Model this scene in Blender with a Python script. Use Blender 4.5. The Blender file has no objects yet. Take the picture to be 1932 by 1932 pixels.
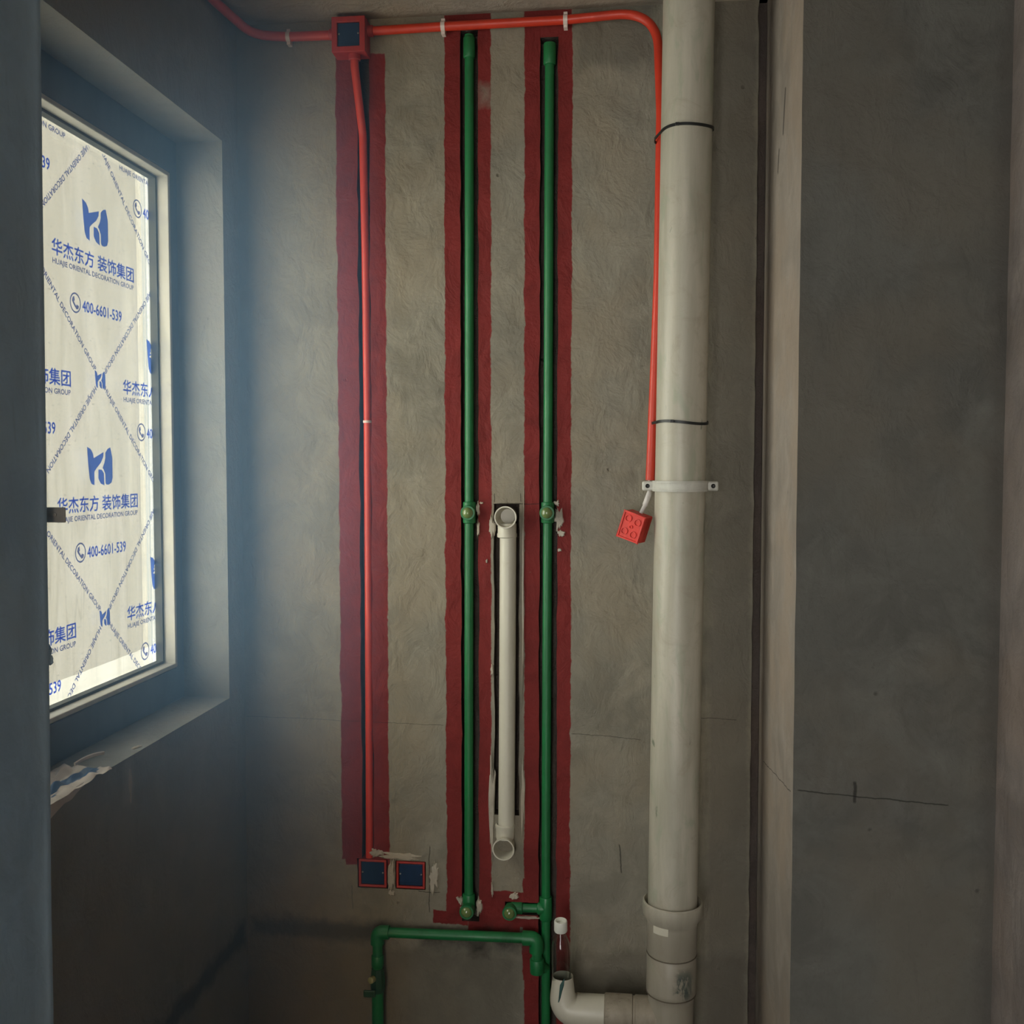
import bpy, bmesh, math, random
from mathutils import Vector, Matrix, noise
PI = math.pi
scene = bpy.context.scene
C = scene.collection

# ------------------------------------------------------------------ camera
cam = bpy.data.cameras.new('camera')
cam.sensor_width = 36.0
cam.lens = 36.0 * 1935 / 1932
cam.clip_start = 0.02
camo = bpy.data.objects.new('camera', cam)
C.objects.link(camo)
camo.location = (0, -2.5, 1.5)
camo.rotation_euler = (math.radians(90 - 2.8), 0, math.radians(6.6))
scene.camera = camo

# ------------------------------------------------------------------ world, lights, exposure
SKY_LOW, SKY_GLOW = 0.52, 12.0
HAZE = 0.42
W = bpy.data.worlds.new('overcast_sky')
scene.world = W
W.use_nodes = True
bg = W.node_tree.nodes['Background']
# hazy sky with a wide bright glow round the veiled sun, low on the street side
wt = W.node_tree
geo = wt.nodes.new('ShaderNodeTexCoord')
dot = wt.nodes.new('ShaderNodeVectorMath'); dot.operation = 'DOT_PRODUCT'
wt.links.new(geo.outputs['Generated'], dot.inputs[0])
sd = Vector((-1.0, -0.75, 0.06)).normalized(); dot.inputs[1].default_value = sd
mr = wt.nodes.new('ShaderNodeMapRange'); mr.interpolation_type = 'SMOOTHSTEP'
wt.links.new(dot.outputs['Value'], mr.inputs[0])
mr.inputs[1].default_value = 0.25; mr.inputs[2].default_value = 0.92
mr.inputs[3].default_value = SKY_LOW; mr.inputs[4].default_value = SKY_GLOW
bg.inputs['Color'].default_value = (1.0, 0.985, 0.945, 1)
wt.links.new(mr.outputs[0], bg.inputs['Strength'])

def area(name, loc, rot, sx, sy, power, col):
    l = bpy.data.lights.new(name, 'AREA')
    l.shape = 'RECTANGLE'; l.size = sx; l.size_y = sy; l.energy = power; l.color = col
    o = bpy.data.objects.new(name, l); C.objects.link(o)
    o.location = loc; o.rotation_euler = rot
    return o

portal = area('window_daylight_portal', (-1.17, -0.62, 1.59), (0, -PI/2, 0), 1.18, 0.98, 1, (1, 1, 1))
portal.data.cycles.is_portal = True
rear_fill = area('rear_fill_light', (-0.45, -4.15, 1.25), (PI/2, 0, 0), 0.8, 1.9, 3.5, (1.0, 0.90, 0.76))  # unseen fill light added behind the camera to brighten the walls

vs = scene.view_settings
vs.view_transform = 'Standard'; vs.look = 'None'; vs.gamma = 1.0
vs.use_curve_mapping = False
vs.exposure = -0.12

# ------------------------------------------------------------------ helpers
def lin(c):
    c = c / 255.0
    return c / 12.92 if c <= 0.04045 else ((c + 0.055) / 1.055) ** 2.4
def rgb(r, g, b): return (lin(r), lin(g), lin(b), 1)

class NT:
    def __init__(s, name):
        s.m = bpy.data.materials.new(name); s.m.use_nodes = True
        s.t = s.m.node_tree; s.t.nodes.clear()
        s.out = s.t.nodes.new('ShaderNodeOutputMaterial')
    def n(s, typ, **kw):
        nd = s.t.nodes.new(typ)
        for k, v in kw.items(): setattr(nd, k, v)
        return nd
    def l(s, a, b): s.t.links.new(a, b)
    def put(s, sock, v):
        if isinstance(v, bpy.types.NodeSocket): s.l(v, sock)
        else: sock.default_value = v
    def math(s, op, a, b=0.0, c=None, clamp=False):
        nd = s.n('ShaderNodeMath', operation=op); nd.use_clamp = clamp
        s.put(nd.inputs[0], a); s.put(nd.inputs[1], b)
        if c is not None: s.put(nd.inputs[2], c)
        return nd.outputs[0]
    def mix(s, f, a, b, mode='MIX'):
        nd = s.n('ShaderNodeMix', data_type='RGBA', blend_type=mode)
        s.put(nd.inputs[0], f); s.put(nd.inputs[6], a); s.put(nd.inputs[7], b)
        return nd.outputs[2]
    def noise(s, vec, scale, detail=4, rough=0.6, dist=0.0):
        nd = s.n('ShaderNodeTexNoise'); nd.inputs['Scale'].default_value = scale
        nd.inputs['Detail'].default_value = detail; nd.inputs['Roughness'].default_value = rough
        nd.inputs['Distortion'].default_value = dist
        if vec is not None: s.l(vec, nd.inputs['Vector'])
        return nd
    def ramp(s, f, lo, hi, a=0.0, b=1.0):
        nd = s.n('ShaderNodeMapRange'); s.put(nd.inputs[0], f)
        nd.inputs[1].default_value = lo; nd.inputs[2].default_value = hi
        nd.inputs[3].default_value = a; nd.inputs[4].default_value = b
        return nd.outputs[0]
    def obj(s): return s.n('ShaderNodeTexCoord').outputs['Object']
    def scaled(s, vec, v):
        nd = s.n('ShaderNodeVectorMath', operation='MULTIPLY'); s.l(vec, nd.inputs[0]); nd.inputs[1].default_value = v
        return nd.outputs[0]
    def bump(s, h, strength, dist, normal=None):
        nd = s.n('ShaderNodeBump'); nd.inputs['Strength'].default_value = strength; nd.inputs['Distance'].default_value = dist
        s.l(h, nd.inputs['Height'])
        if normal is not None: s.l(normal, nd.inputs['Normal'])
        return nd.outputs[0]
    def bsdf(s, col, rough=0.5, normal=None, **kw):
        b = s.n('ShaderNodeBsdfPrincipled')
        s.put(b.inputs['Base Color'], col); s.put(b.inputs['Roughness'], rough)
        if normal is not None: s.l(normal, b.inputs['Normal'])
        for k, v in kw.items(): s.put(b.inputs[k.replace('_', ' ')], v)
        s.l(b.outputs[0], s.out.inputs[0]); return b

def rectmask(t, X, Z, r, soft=0.0012):
    """1 inside rectangle r=(x0,x1,z0,z1)"""
    x0, x1, z0, z1 = r
    dx = t.math('SUBTRACT', t.math('ABSOLUTE', t.math('SUBTRACT', X, (x0+x1)/2)), (x1-x0)/2)
    dz = t.math('SUBTRACT', t.math('ABSOLUTE', t.math('SUBTRACT', Z, (z0+z1)/2)), (z1-z0)/2)
    return t.ramp(t.math('MAXIMUM', dx, dz), soft, -soft)

def union(t, ms):
    a = ms[0]
    for m in ms[1:]: a = t.math('MAXIMUM', a, m)
    return a

def concrete(name, base, dark=0.72, bump=1.0, paints=None, lines=None, blots=None, axis='x'):
    t = NT(name); o = t.obj()
    sep = t.n('ShaderNodeSeparateXYZ'); t.l(o, sep.inputs[0])
    X = sep.outputs[0] if axis == 'x' else sep.outputs[1]; Z = sep.outputs[2]
    big = t.noise(o, 1.7, 5, 0.6, 0.4).outputs[0]
    mid = t.noise(o, 9, 6, 0.65, 0.6).outputs[0]
    fine = t.noise(o, 90, 5, 0.7).outputs[0]
    strk = t.noise(t.scaled(o, (14, 14, 2.2)), 3.0, 5, 0.6, 1.0).outputs[0]
    c1 = tuple(v*dark for v in base[:3]) + (1,)
    c2 = tuple(min(1, v*1.2) for v in base[:3]) + (1,)
    warm = (base[0]*1.08, base[1]*0.98, base[2]*0.88, 1)
    col = t.mix(t.ramp(big, 0.35, 0.65), c1, base)
    col = t.mix(t.ramp(mid, 0.42, 0.68, 0, .75), col, c2)
    col = t.mix(t.ramp(t.noise(o, 3.1, 3).outputs[0], .45, .6, 0, .55), col, warm)
    col = t.mix(t.ramp(strk, 0.58, 0.75, 0, .35), col, c1)
    col = t.mix(t.ramp(fine, 0.58, 0.75, 0, .35), col, tuple(v*.6 for v in base[:3]) + (1,))
    # scattered pits
    vor = t.n('ShaderNodeTexVoronoi'); vor.inputs['Scale'].default_value = 11; t.l(o, vor.inputs['Vector'])
    pit = t.math('MULTIPLY', t.ramp(vor.outputs['Distance'], 0.06, 0.02), t.ramp(mid, .5, .56))
    col = t.mix(t.math('MULTIPLY', pit, .6), col, tuple(v*.35 for v in base[:3]) + (1,))
    rough = 0.9
    if paints or lines or blots:
        n1 = t.noise(o, 16, 4, .6); n2 = t.noise(o, 70, 3, .6)
        sx = t.n('ShaderNodeSeparateColor'); t.l(n1.outputs[1], sx.inputs[0])
        sy = t.n('ShaderNodeSeparateColor'); t.l(n2.outputs[1], sy.inputs[0])
        def wob(S, ch, a, b):
            S = t.math('ADD', S, t.math('MULTIPLY', t.math('SUBTRACT', sx.outputs[ch], .5), a))
            return t.math('ADD', S, t.math('MULTIPLY', t.math('SUBTRACT', sy.outputs[ch], .5), b))
        XW = wob(X, 0, .014, .005); ZW = wob(Z, 1, .02, .005)
    for rects, pc in (paints or []):
        m = union(t, [rectmask(t, XW, ZW, r) for r in rects])
        wear = t.ramp(t.noise(o, 22, 6, .75, 1.5).outputs[0], .70, .78, 1, .25)
        m = t.math('MULTIPLY', m, wear)
        pv = t.mix(t.ramp(mid, .4, .7), pc, tuple(v*.72 for v in pc[:3]) + (1,))
        col = t.mix(m, col, pv)
        rough = t.ramp(m, 0, 1, .9, .72)
    for rects, pc, amt in (blots or []):
        m = union(t, [rectmask(t, wob(X, 0, .03, .012), wob(Z, 1, .07, .015), r, .014) for r in rects])
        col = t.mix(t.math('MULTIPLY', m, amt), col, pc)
    for (x0, z0, x1, z1, w) in (lines or []):
        # thin dark crack or pencil line from (x0,z0) to (x1,z1)
        L = math.hypot(x1-x0, z1-z0); ux, uz = (x1-x0)/L, (z1-z0)/L
        XX = t.math('ADD', X, t.math('MULTIPLY', t.math('SUBTRACT', sx.outputs[2], .5), .012))
        ZZ = t.math('ADD', Z, t.math('MULTIPLY', t.math('SUBTRACT', sx.outputs[1], .5), .012))
        dx = t.math('SUBTRACT', XX, x0); dz = t.math('SUBTRACT', ZZ, z0)
        al = t.math('ADD', t.math('MULTIPLY', dx, ux), t.math('MULTIPLY', dz, uz))
        ac = t.math('ADD', t.math('MULTIPLY', dx, -uz), t.math('MULTIPLY', dz, ux))
        m = t.math('MULTIPLY', t.ramp(t.math('ABSOLUTE', ac), w, w*.4), t.ramp(t.math('ABSOLUTE', t.math('SUBTRACT', al, L/2)), L/2, L/2-.004))
        col = t.mix(t.math('MULTIPLY', m, .7), col, (.012, .011, .010, 1))
    trow = t.noise(t.scaled(o, (1, 1, .8)), 15, 7, .58, .5).outputs[0]
    nrm = t.bump(trow, .58*bump, .016)
    nrm = t.bump(fine, .35*bump, .0035, nrm)
    nrm = t.bump(t.math('SUBTRACT', 1.0, pit), .6*bump, .004, nrm)
    t.bsdf(col, rough, nrm, Specular_IOR_Level=.25)
    return t.m

def plastic(name, col, rough=0.4, var=.25, dirt=None, dirt_amt=.5, scale=12, spec=.5, stretch=(1, 1, .35)):
    t = NT(name); o = t.obj()
    n = t.noise(t.scaled(o, stretch), scale, 5, .65, .5).outputs[0]
    c = t.mix(t.ramp(n, .35, .7), col, tuple(v*(1-var) for v in col[:3]) + (1,))
    if dirt:
        n2 = t.noise(o, scale*1.7, 6, .75, 1.2).outputs[0]
        c = t.mix(t.ramp(n2, .58, .72, 0, dirt_amt), c, dirt)
    f = t.noise(o, 120, 3).outputs[0]
    t.bsdf(c, t.ramp(n, .3, .7, rough*.8, min(1, rough*1.3)), t.bump(f, .12, .002), Specular_IOR_Level=spec)
    return t.m

M = {}
WB = (.245, .225, .178, 1)
PAINT = (.190, .021, .019, 1)
S1, S2, S3 = (-.716, -.602), (-.455, -.341), (-.259, -.144)
paint_rects = [(S1[0], S1[1], .475, 2.495), (-.725, -.66, .49, 2.49), (S2[0], S2[1], .345, 2.60), (S3[0], S3[1], -.2, 2.60),
               (-.40, -.20, .335, .425), (-.40, -.27, .30, .35), (-.262, -.215, .2, .46), (-.49, -.40, .335, .37)]
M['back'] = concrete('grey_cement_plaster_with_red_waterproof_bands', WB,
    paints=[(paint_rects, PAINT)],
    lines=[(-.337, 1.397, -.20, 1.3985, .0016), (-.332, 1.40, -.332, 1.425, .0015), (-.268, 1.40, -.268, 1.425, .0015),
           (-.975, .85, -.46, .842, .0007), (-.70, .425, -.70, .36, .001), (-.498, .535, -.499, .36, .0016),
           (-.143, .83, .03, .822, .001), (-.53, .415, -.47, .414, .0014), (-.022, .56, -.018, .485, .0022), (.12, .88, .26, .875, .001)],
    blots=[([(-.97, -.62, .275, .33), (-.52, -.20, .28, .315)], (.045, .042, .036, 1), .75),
           ([(-1.0, -.28, -.1, .27), (-.13, .285, -.1, .29)], (.12, .105, .08, 1), .5),  # foot of the wall coloured darker for the light falling off
           ([(.185, .295, -.1, 2.6)], (.095, .083, .068, 1), .65),  # shade between soil pipe and column put into the wall colour
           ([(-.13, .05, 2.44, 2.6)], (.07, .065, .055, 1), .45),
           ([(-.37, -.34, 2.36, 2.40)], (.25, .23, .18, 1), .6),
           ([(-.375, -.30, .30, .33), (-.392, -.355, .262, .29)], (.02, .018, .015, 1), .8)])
M['chase'] = concrete('chiselled_chase_shade_darkened', (.082, .066, .057, 1), bump=2.0)  # shade of the recesses is put into this dark colour
M['left'] = concrete('grey_cement_plaster_left', (.235, .235, .215, 1), axis='y',
    blots=[([(-1.6, -.02, .27, .325)], (.04, .04, .036, 1), .8), ([(-.622, -.600, .84, .905)], (.42, .42, .40, 1), .6)])
M['right'] = concrete('grey_cement_plaster_shaded_front', (.118, .115, .102, 1), axis='x',  # column front, its shade put into a darker plaster colour
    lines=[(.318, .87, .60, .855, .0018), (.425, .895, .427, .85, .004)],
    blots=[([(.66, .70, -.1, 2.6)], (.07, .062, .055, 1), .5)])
M['column_side'] = concrete('brown_cement_plaster_lit_side', (.29, .25, .212, 1), axis='y', bump=.6,  # same column's window side, its light put into a paler colour
    lines=[(-.30, 2.27, -.27, 2.18, .011), (-.22, 2.17, -.20, 2.12, .010), (-.08, .80, -.49, .86, .0016)])
M['pier'] = concrete('grey_cement_veil_blue', (.40, .60, .85, 1), axis='y', bump=.35)  # blue of the lens veil put into the pier colour
M['ceiling'] = concrete('rough_concrete_ceiling', (.34, .30, .25, 1), bump=1.2)
M['floor'] = concrete('bare_concrete_floor', (.10, .095, .085, 1))
M['patch'] = concrete('pale_plaster_filler', (.46, .42, .35, 1), bump=1.3)
M['frame'] = plastic('grey_aluminium_veil_blue', (.075, .105, .145, 1), .35, .25)  # grey frame coloured bluer to carry the lens veil
M['bead'] = plastic('pale_grey_window_bead', (.50, .49, .43, 1), .55, .25, (.15, .13, .10, 1), .4)
M['gasket'] = plastic('dark_rubber_gasket', (.05, .055, .05, 1), .7)
M['red'] = plastic('orange_red_conduit_plastic', (.62, .045, .019, 1), .38, .2)
M['redbox'] = plastic('red_box_plastic', (.46, .034, .026, 1), .45, .35, (.25, .12, .09, 1), .3, 25)
M['bluecover'] = plastic('dark_blue_cover_plastic', (.018, .045, .105, 1), .22, .3)
M['green'] = plastic('green_water_pipe_plastic', (.013, .175, .052, 1), .42, .35, (.05, .16, .07, 1), .4)
M['brass'] = plastic('tarnished_brass', (.36, .34, .15, 1), .28, .35)
M['greenplug'] = plastic('glossy_olive_green_plug', (.17, .24, .08, 1), .12, .35, None, 0, 40, .9)
M['white'] = plastic('white_drain_plastic', (.60, .565, .46, 1), .35, .12, (.45, .40, .30, 1), .3)
M['sleeve_dark'] = plastic('grimy_joint_sealant', (.14, .115, .085, 1), .7, .4)
M['metal'] = plastic('dull_zinc_screw', (.30, .30, .29, 1), .35, .2)
M['clamp'] = plastic('grey_white_clamp_plastic', (.55, .54, .48, 1), .4, .2, (.20, .19, .17, 1), .55, 30)
M['black'] = plastic('black_nylon', (.010, .012, .012, 1), .4, .2)
M['clip'] = plastic('milky_white_clip_plastic', (.74, .62, .56, 1), .45, .15)
M['wire'] = plastic('white_wire_sleeve', (.62, .58, .55, 1), .6, .25, None, 0, 60)

# soil pipe: creamy PVC with dust streaks and dark teal primer smears near its foot
t = NT('cream_soil_pipe_plastic'); o = t.obj()
sep = t.n('ShaderNodeSeparateXYZ'); t.l(o, sep.inputs[0])
st = t.noise(t.scaled(o, (1, 1, .12)), 22, 5, .6, .4).outputs[0]
c = t.mix(t.ramp(st, .35, .68), (.49, .455, .37, 1), (.35, .33, .26, 1))
c = t.mix(t.ramp(t.noise(o, 14, 6, .75, 1).outputs[0], .52, .70, 0, .6), c, (.33, .285, .215, 1))
c = t.mix(t.ramp(t.noise(t.scaled(o, (1, 1, .3)), 26, 4, .6, .8).outputs[0], .55, .66, 0, .5), c, (.30, .33, .24, 1))
sp = t.noise(t.scaled(o, (1, 1, .5)), 38, 5, .7, .6).outputs[0]
zone = t.ramp(t.math('ABSOLUTE', t.math('SUBTRACT', sep.outputs[2], .300)), .045, .015)
zx = t.ramp(t.math('ABSOLUTE', t.math('SUBTRACT', sep.outputs[0], .026)), .026, .010)
c = t.mix(t.math('MULTIPLY', t.math('MULTIPLY', zone, zx), t.ramp(sp, .44, .54)), c, (.030, .060, .052, 1))
spk = t.ramp(t.noise(t.scaled(o, (1, 1, .45)), 30, 3, .5, .5).outputs[0], .72, .76)
c = t.mix(t.math('MULTIPLY', spk, .8), c, (.12, .15, .10, 1))
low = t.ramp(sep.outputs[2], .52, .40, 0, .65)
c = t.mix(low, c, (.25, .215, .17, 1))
c = t.mix(t.math('MULTIPLY', t.math('MULTIPLY', zone, zx), t.ramp(sp, .44, .52, 0, .9)), c, (.030, .055, .050, 1))
t.bsdf(c, .42, t.bump(t.noise(o, 90, 3).outputs[0], .15, .002))
M['soil'] = t.m

# window film: milky foam film, half see-through
t = NT('milky_protective_film'); o = t.obj()
cre = t.noise(t.scaled(o, (1, 1, .22)), 9, 5, .55, 1.2).outputs[0]
grime = t.noise(o, 60, 5, .8, .8).outputs[0]
c = t.mix(t.ramp(cre, .4, .62), (.80, .79, .73, 1), (.92, .915, .875, 1))
c = t.mix(t.ramp(grime, .62, .72, 0, .4), c, (.45, .42, .34, 1))
mp = t.n('ShaderNodeMapping'); mp.inputs['Rotation'].default_value = (math.radians(38), 0, 0); mp.inputs['Scale'].default_value = (1, 45, 190)
t.l(o, mp.inputs['Vector'])
fl = t.noise(mp.outputs[0], 1.0, 2, .5).outputs[0]
c = t.mix(t.ramp(fl, .66, .74, 0, .38), c, (.30, .28, .22, 1))
mp2 = t.n('ShaderNodeMapping'); mp2.inputs['Rotation'].default_value = (math.radians(-7), 0, 0); mp2.inputs['Scale'].default_value = (1, 26, 1.4)
t.l(o, mp2.inputs['Vector'])
rg = t.n('ShaderNodeTexNoise'); t.l(mp2.outputs[0], rg.inputs['Vector']); rg.inputs['Scale'].default_value = 1.0; rg.inputs['Detail'].default_value = 2
rid = t.ramp(t.math('ABSOLUTE', t.math('SUBTRACT', rg.outputs[0], .5)), .012, .0)
szz = t.n('ShaderNodeSeparateXYZ'); t.l(o, szz.inputs[0])
c = t.mix(t.math('MULTIPLY', rid, t.ramp(szz.outputs[2], 1.0, .3, .05, .32)), c, (.40, .37, .28, 1))
vor = t.n('ShaderNodeTexVoronoi'); vor.inputs['Scale'].default_value = 3.1
t.l(o, vor.inputs['Vector'])
c = t.mix(t.ramp(vor.outputs['Distance'], .055, .02, 0, .5), c, (.25, .23, .18, 1))
tl = t.n('ShaderNodeBsdfTranslucent'); t.l(c, tl.inputs[0]); t.l(t.bump(cre, .5, .02), tl.inputs['Normal'])
tp = t.n('ShaderNodeBsdfTransparent'); t.l(c, tp.inputs[0])
df = t.n('ShaderNodeBsdfDiffuse'); t.l(c, df.inputs[0])
m1 = t.n('ShaderNodeMixShader'); m1.inputs[0].default_value = .86; t.l(tl.outputs[0], m1.inputs[1]); t.l(tp.outputs[0], m1.inputs[2])
m2 = t.n('ShaderNodeMixShader'); m2.inputs[0].default_value = .06; t.l(m1.outputs[0], m2.inputs[1]); t.l(df.outputs[0], m2.inputs[2])
t.l(m2.outputs[0], t.out.inputs[0]); M['film'] = t.m

def ink(name, col, k):
    t = NT(name)
    tp = t.n('ShaderNodeBsdfTransparent'); tp.inputs[0].default_value = col
    df = t.n('ShaderNodeBsdfDiffuse'); df.inputs[0].default_value = col
    m = t.n('ShaderNodeMixShader'); m.inputs[0].default_value = k
    t.l(tp.outputs[0], m.inputs[1]); t.l(df.outputs[0], m.inputs[2]); t.l(m.outputs[0], t.out.inputs[0])
    return t.m
M['ink'] = ink('cobalt_blue_ink', (.10, .20, .72, 1), .15)
M['ink_dark'] = ink('dull_navy_ink', (.55, .58, .78, 1), .08)
M['ink_text'] = ink('cobalt_lettering_ink', (.42, .52, .92, 1), .05)
M['ink_ring'] = ink('navy_ring_ink', (.16, .19, .45, 1), .1)

def clear(name, rough, tint=(1, 1, 1, 1), thin=.85):
    t = NT(name)
    g = t.n('ShaderNodeBsdfGlossy'); g.inputs['Roughness'].default_value = rough
    tp = t.n('ShaderNodeBsdfTransparent'); tp.inputs[0].default_value = tint
    lw = t.n('ShaderNodeLayerWeight'); lw.inputs[0].default_value = .35
    f = t.ramp(lw.outputs[1], 0, 1, .06, 1-thin+.45)
    m = t.n('ShaderNodeMixShader'); t.l(f, m.inputs[0]); t.l(tp.outputs[0], m.inputs[1]); t.l(g.outputs[0], m.inputs[2])
    t.l(m.outputs[0], t.out.inputs[0]); return t.m
M['glass'] = clear('window_glass', .02, (.94, .97, .96, 1), 1.0)
M['pet'] = clear('clear_bottle_plastic', .08, (.90, .93, .91, 1), .8)

def tag(o, label=None, cat=None, group=None, kind=None):
    if label: o['label'] = label
    if cat: o['category'] = cat
    if group: o['group'] = group
    if kind: o['kind'] = kind
    return o
def thing(name, loc, label, cat, group=None):
    o = bpy.data.objects.new(name, None); C.objects.link(o); o.location = loc; o.empty_display_size = .05
    return tag(o, label, cat, group)
def obj(name, bm, mat, parent=None, smooth=False, bevel=0):
    if bevel:
        bmesh.ops.remove_doubles(bm, verts=bm.verts, dist=1e-6)
    bmesh.ops.recalc_face_normals(bm, faces=bm.faces)
    me = bpy.data.meshes.new(name); bm.to_mesh(me); bm.free()
    for m in (mat if isinstance(mat, (list, tuple)) else [mat]): me.materials.append(m)
    if smooth:
        for p in me.polygons: p.use_smooth = True
        try: me.set_sharp_from_angle(angle=math.radians(40))
        except Exception: pass
    o = bpy.data.objects.new(name, me); C.objects.link(o)
    if parent:
        o.parent = parent
        # geometry is given in world coordinates, thing empties are unrotated here
        pl = parent.location.copy(); pp = parent.parent
        while pp: pl = pl + pp.location; pp = pp.parent
        me.transform(Matrix.Translation(-pl))
    if bevel:
        b = o.modifiers.new('bevel', 'BEVEL'); b.width = bevel; b.segments = 3; b.limit_method = 'ANGLE'; b.angle_limit = math.radians(35)
    return o
def box(bm, x0, x1, y0, y1, z0, z1, mi=0):
    v = [bm.verts.new((x, y, z)) for x in (x0, x1) for y in (y0, y1) for z in (z0, z1)]
    for q in ((0, 1, 3, 2), (4, 6, 7, 5), (0, 4, 5, 1), (2, 3, 7, 6), (0, 2, 6, 4), (1, 5, 7, 3)):
        f = bm.faces.new([v[i] for i in q]); f.material_index = mi
    return v
def fillet(pts, r, n=8):
    """polyline with rounded corners; r may be a dict index->radius"""
    P = [Vector(p) for p in pts]; out = [P[0]]
    for i in range(1, len(P)-1):
        rr = r.get(i, 0) if isinstance(r, dict) else r
        a, b, c = P[i-1], P[i], P[i+1]
        d1 = (a-b).normalized(); d2 = (c-b).normalized()
        ang = d1.angle(d2)
        if rr <= 0 or ang > PI-.02: out.append(b); continue
        tl = min(rr/math.tan(ang/2), (a-b).length*.49, (c-b).length*.49)
        p1, p2 = b+d1*tl, b+d2*tl
        for k in range(n+1):
            s = k/n
            out.append((1-s)**2*p1 + 2*s*(1-s)*(b*.45+(p1+p2)*.275) + s*s*p2 if False else (1-s)**2*p1+2*s*(1-s)*b+s*s*p2)
    out.append(P[-1]); return out
def sweep(bm, pts, rad, seg=24, caps=(True, True), hollow=0, flat=1.0):
    P = [Vector(p) for p in pts]; n = len(P)
    R = rad if isinstance(rad, (list, tuple)) else [rad]*n
    T = []
    for i in range(n):
        a = P[max(0, i-1)]; b = P[min(n-1, i+1)]
        T.append((b-a).normalized())
    up = Vector((0, 0, 1)) if abs(T[0].z) < .9 else Vector((0, 1, 0))
    u = (up - T[0]*up.dot(T[0])).normalized()
    rings = []
    for i in range(n):
        u = (u - T[i]*u.dot(T[i])).normalized(); w = T[i].cross(u)
        rings.append([bm.verts.new(P[i] + (u*math.cos(2*PI*k/seg) + w*math.sin(2*PI*k/seg)*flat)*R[i]) for k in range(seg)])
    for i in range(n-1):
        for k in range(seg):
            bm.faces.new((rings[i][k], rings[i][(k+1) % seg], rings[i+1][(k+1) % seg], rings[i+1][k]))
    if caps[0]: bm.faces.new(rings[0][::-1])
    if caps[1]: bm.faces.new(rings[-1])
    return rings
def lathe(bm, origin, axis, prof, seg=32):
    """prof: list of (distance along axis, radius)"""
    ax = Vector(axis).normalized(); O = Vector(origin)
    up = Vector((0, 0, 1)) if abs(ax.z) < .9 else Vector((0, 1, 0))
    u = (up-ax*up.dot(ax)).normalized(); w = ax.cross(u)
    rings = []
    for d, r in prof:
        if r < 1e-6: rings.append([bm.verts.new(O+ax*d)])
        else: rings.append([bm.verts.new(O+ax*d+(u*math.cos(2*PI*k/seg)+w*math.sin(2*PI*k/seg))*r) for k in range(seg)])
    for a, b in zip(rings, rings[1:]):
        for k in range(seg):
            k2 = (k+1) % seg
            q = [a[k % len(a)], a[k2 % len(a)], b[k2 % len(b)], b[k % len(b)]]
            q2 = []
            for v in q:
                if v not in q2: q2.append(v)
            if len(q2) > 2: bm.faces.new(q2)
def BM(): return bmesh.new()
def nz(x, y, z, s=1.0): return noise.noise(Vector((x*s, y*s, z*s)))

# ------------------------------------------------------------------ walls
def relief(axis, base, sgn, u_edges, zs, cells, wob=.0015, hole_depth=None, step=.03):
    """Wall face on plane; cells: list (ui0,ui1,z0,z1,depth,through). Column edges wobble where they bound a chase."""
    bm = BM()
    zset = set(round(z, 5) for z in zs)
    for c in cells: zset.add(round(c[2], 5)); zset.add(round(c[3], 5))
    z = min(zset); zmax = max(zset)
    while z < zmax:
        if all(abs(z-q) > step*.5 for q in zset): zset.add(round(z, 5))
        z += step
    Zs = sorted(zset); nu = len(u_edges)-1
    def depth(i, j):
        zc = (Zs[j]+Zs[j+1])/2; d = 0
        for c in cells:
            if c[0] <= i < c[1] and c[2] < zc < c[3]:
                if c[4] > d: d = c[4]
        return d
    D = [[depth(i, j) for j in range(len(Zs)-1)] for i in range(nu)]
    thr = [[any(c[0] <= i < c[1] and c[2] < (Zs[j]+Zs[j+1])/2 < c[3] and len(c) > 5 for c in cells) for j in range(len(Zs)-1)] for i in range(nu)]
    def uu(i, j):
        u = u_edges[i]
        w = 0
        for ii in (i-1, i):
            for jj in (j-1, j):
                if 0 <= ii < nu and 0 <= jj < len(Zs)-1 and D[ii][jj] > 0 and not thr[ii][jj]: w = wob
        if w and 0 < i < nu: u += w*(nz(u*7, 3, Zs[j]*14)*2+nz(u*5, 9, Zs[j]*40))
        return u
    cache = {}
    def V(i, j, d):
        k = (i, j, round(d, 5))
        if k not in cache:
            u, z = uu(i, j), Zs[j]
            p = base - sgn*d
            cache[k] = bm.verts.new((u, p, z) if axis == 'y' else (p, u, z))
        return cache[k]
    for i in range(nu):
        for j in range(len(Zs)-1):
            d = D[i][j]
            if not thr[i][j]:
                f = bm.faces.new((V(i, j, d), V(i+1, j, d), V(i+1, j+1, d), V(i, j+1, d))); f.material_index = 1 if d > 0 else 0
            if i+1 < nu and abs(D[i+1][j]-d) > 1e-5:
                e = D[i+1][j]; f = bm.faces.new((V(i+1, j, d), V(i+1, j+1, d), V(i+1, j+1, e), V(i+1, j, e)))
                f.material_index = 2 if thr[i][j] or thr[i+1][j] else 1
            if j+1 < len(Zs)-1 and abs(D[i][j+1]-d) > 1e-5:
                e = D[i][j+1]; f = bm.faces.new((V(i, j+1, d), V(i+1, j+1, d), V(i+1, j+1, e), V(i, j+1, e)))
                f.material_index = 2 if thr[i][j] or thr[i][j+1] else 1
    return bm

XL, XC, YC, XR, ZT = -.977, .312, -.515, .683, 2.578
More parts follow.
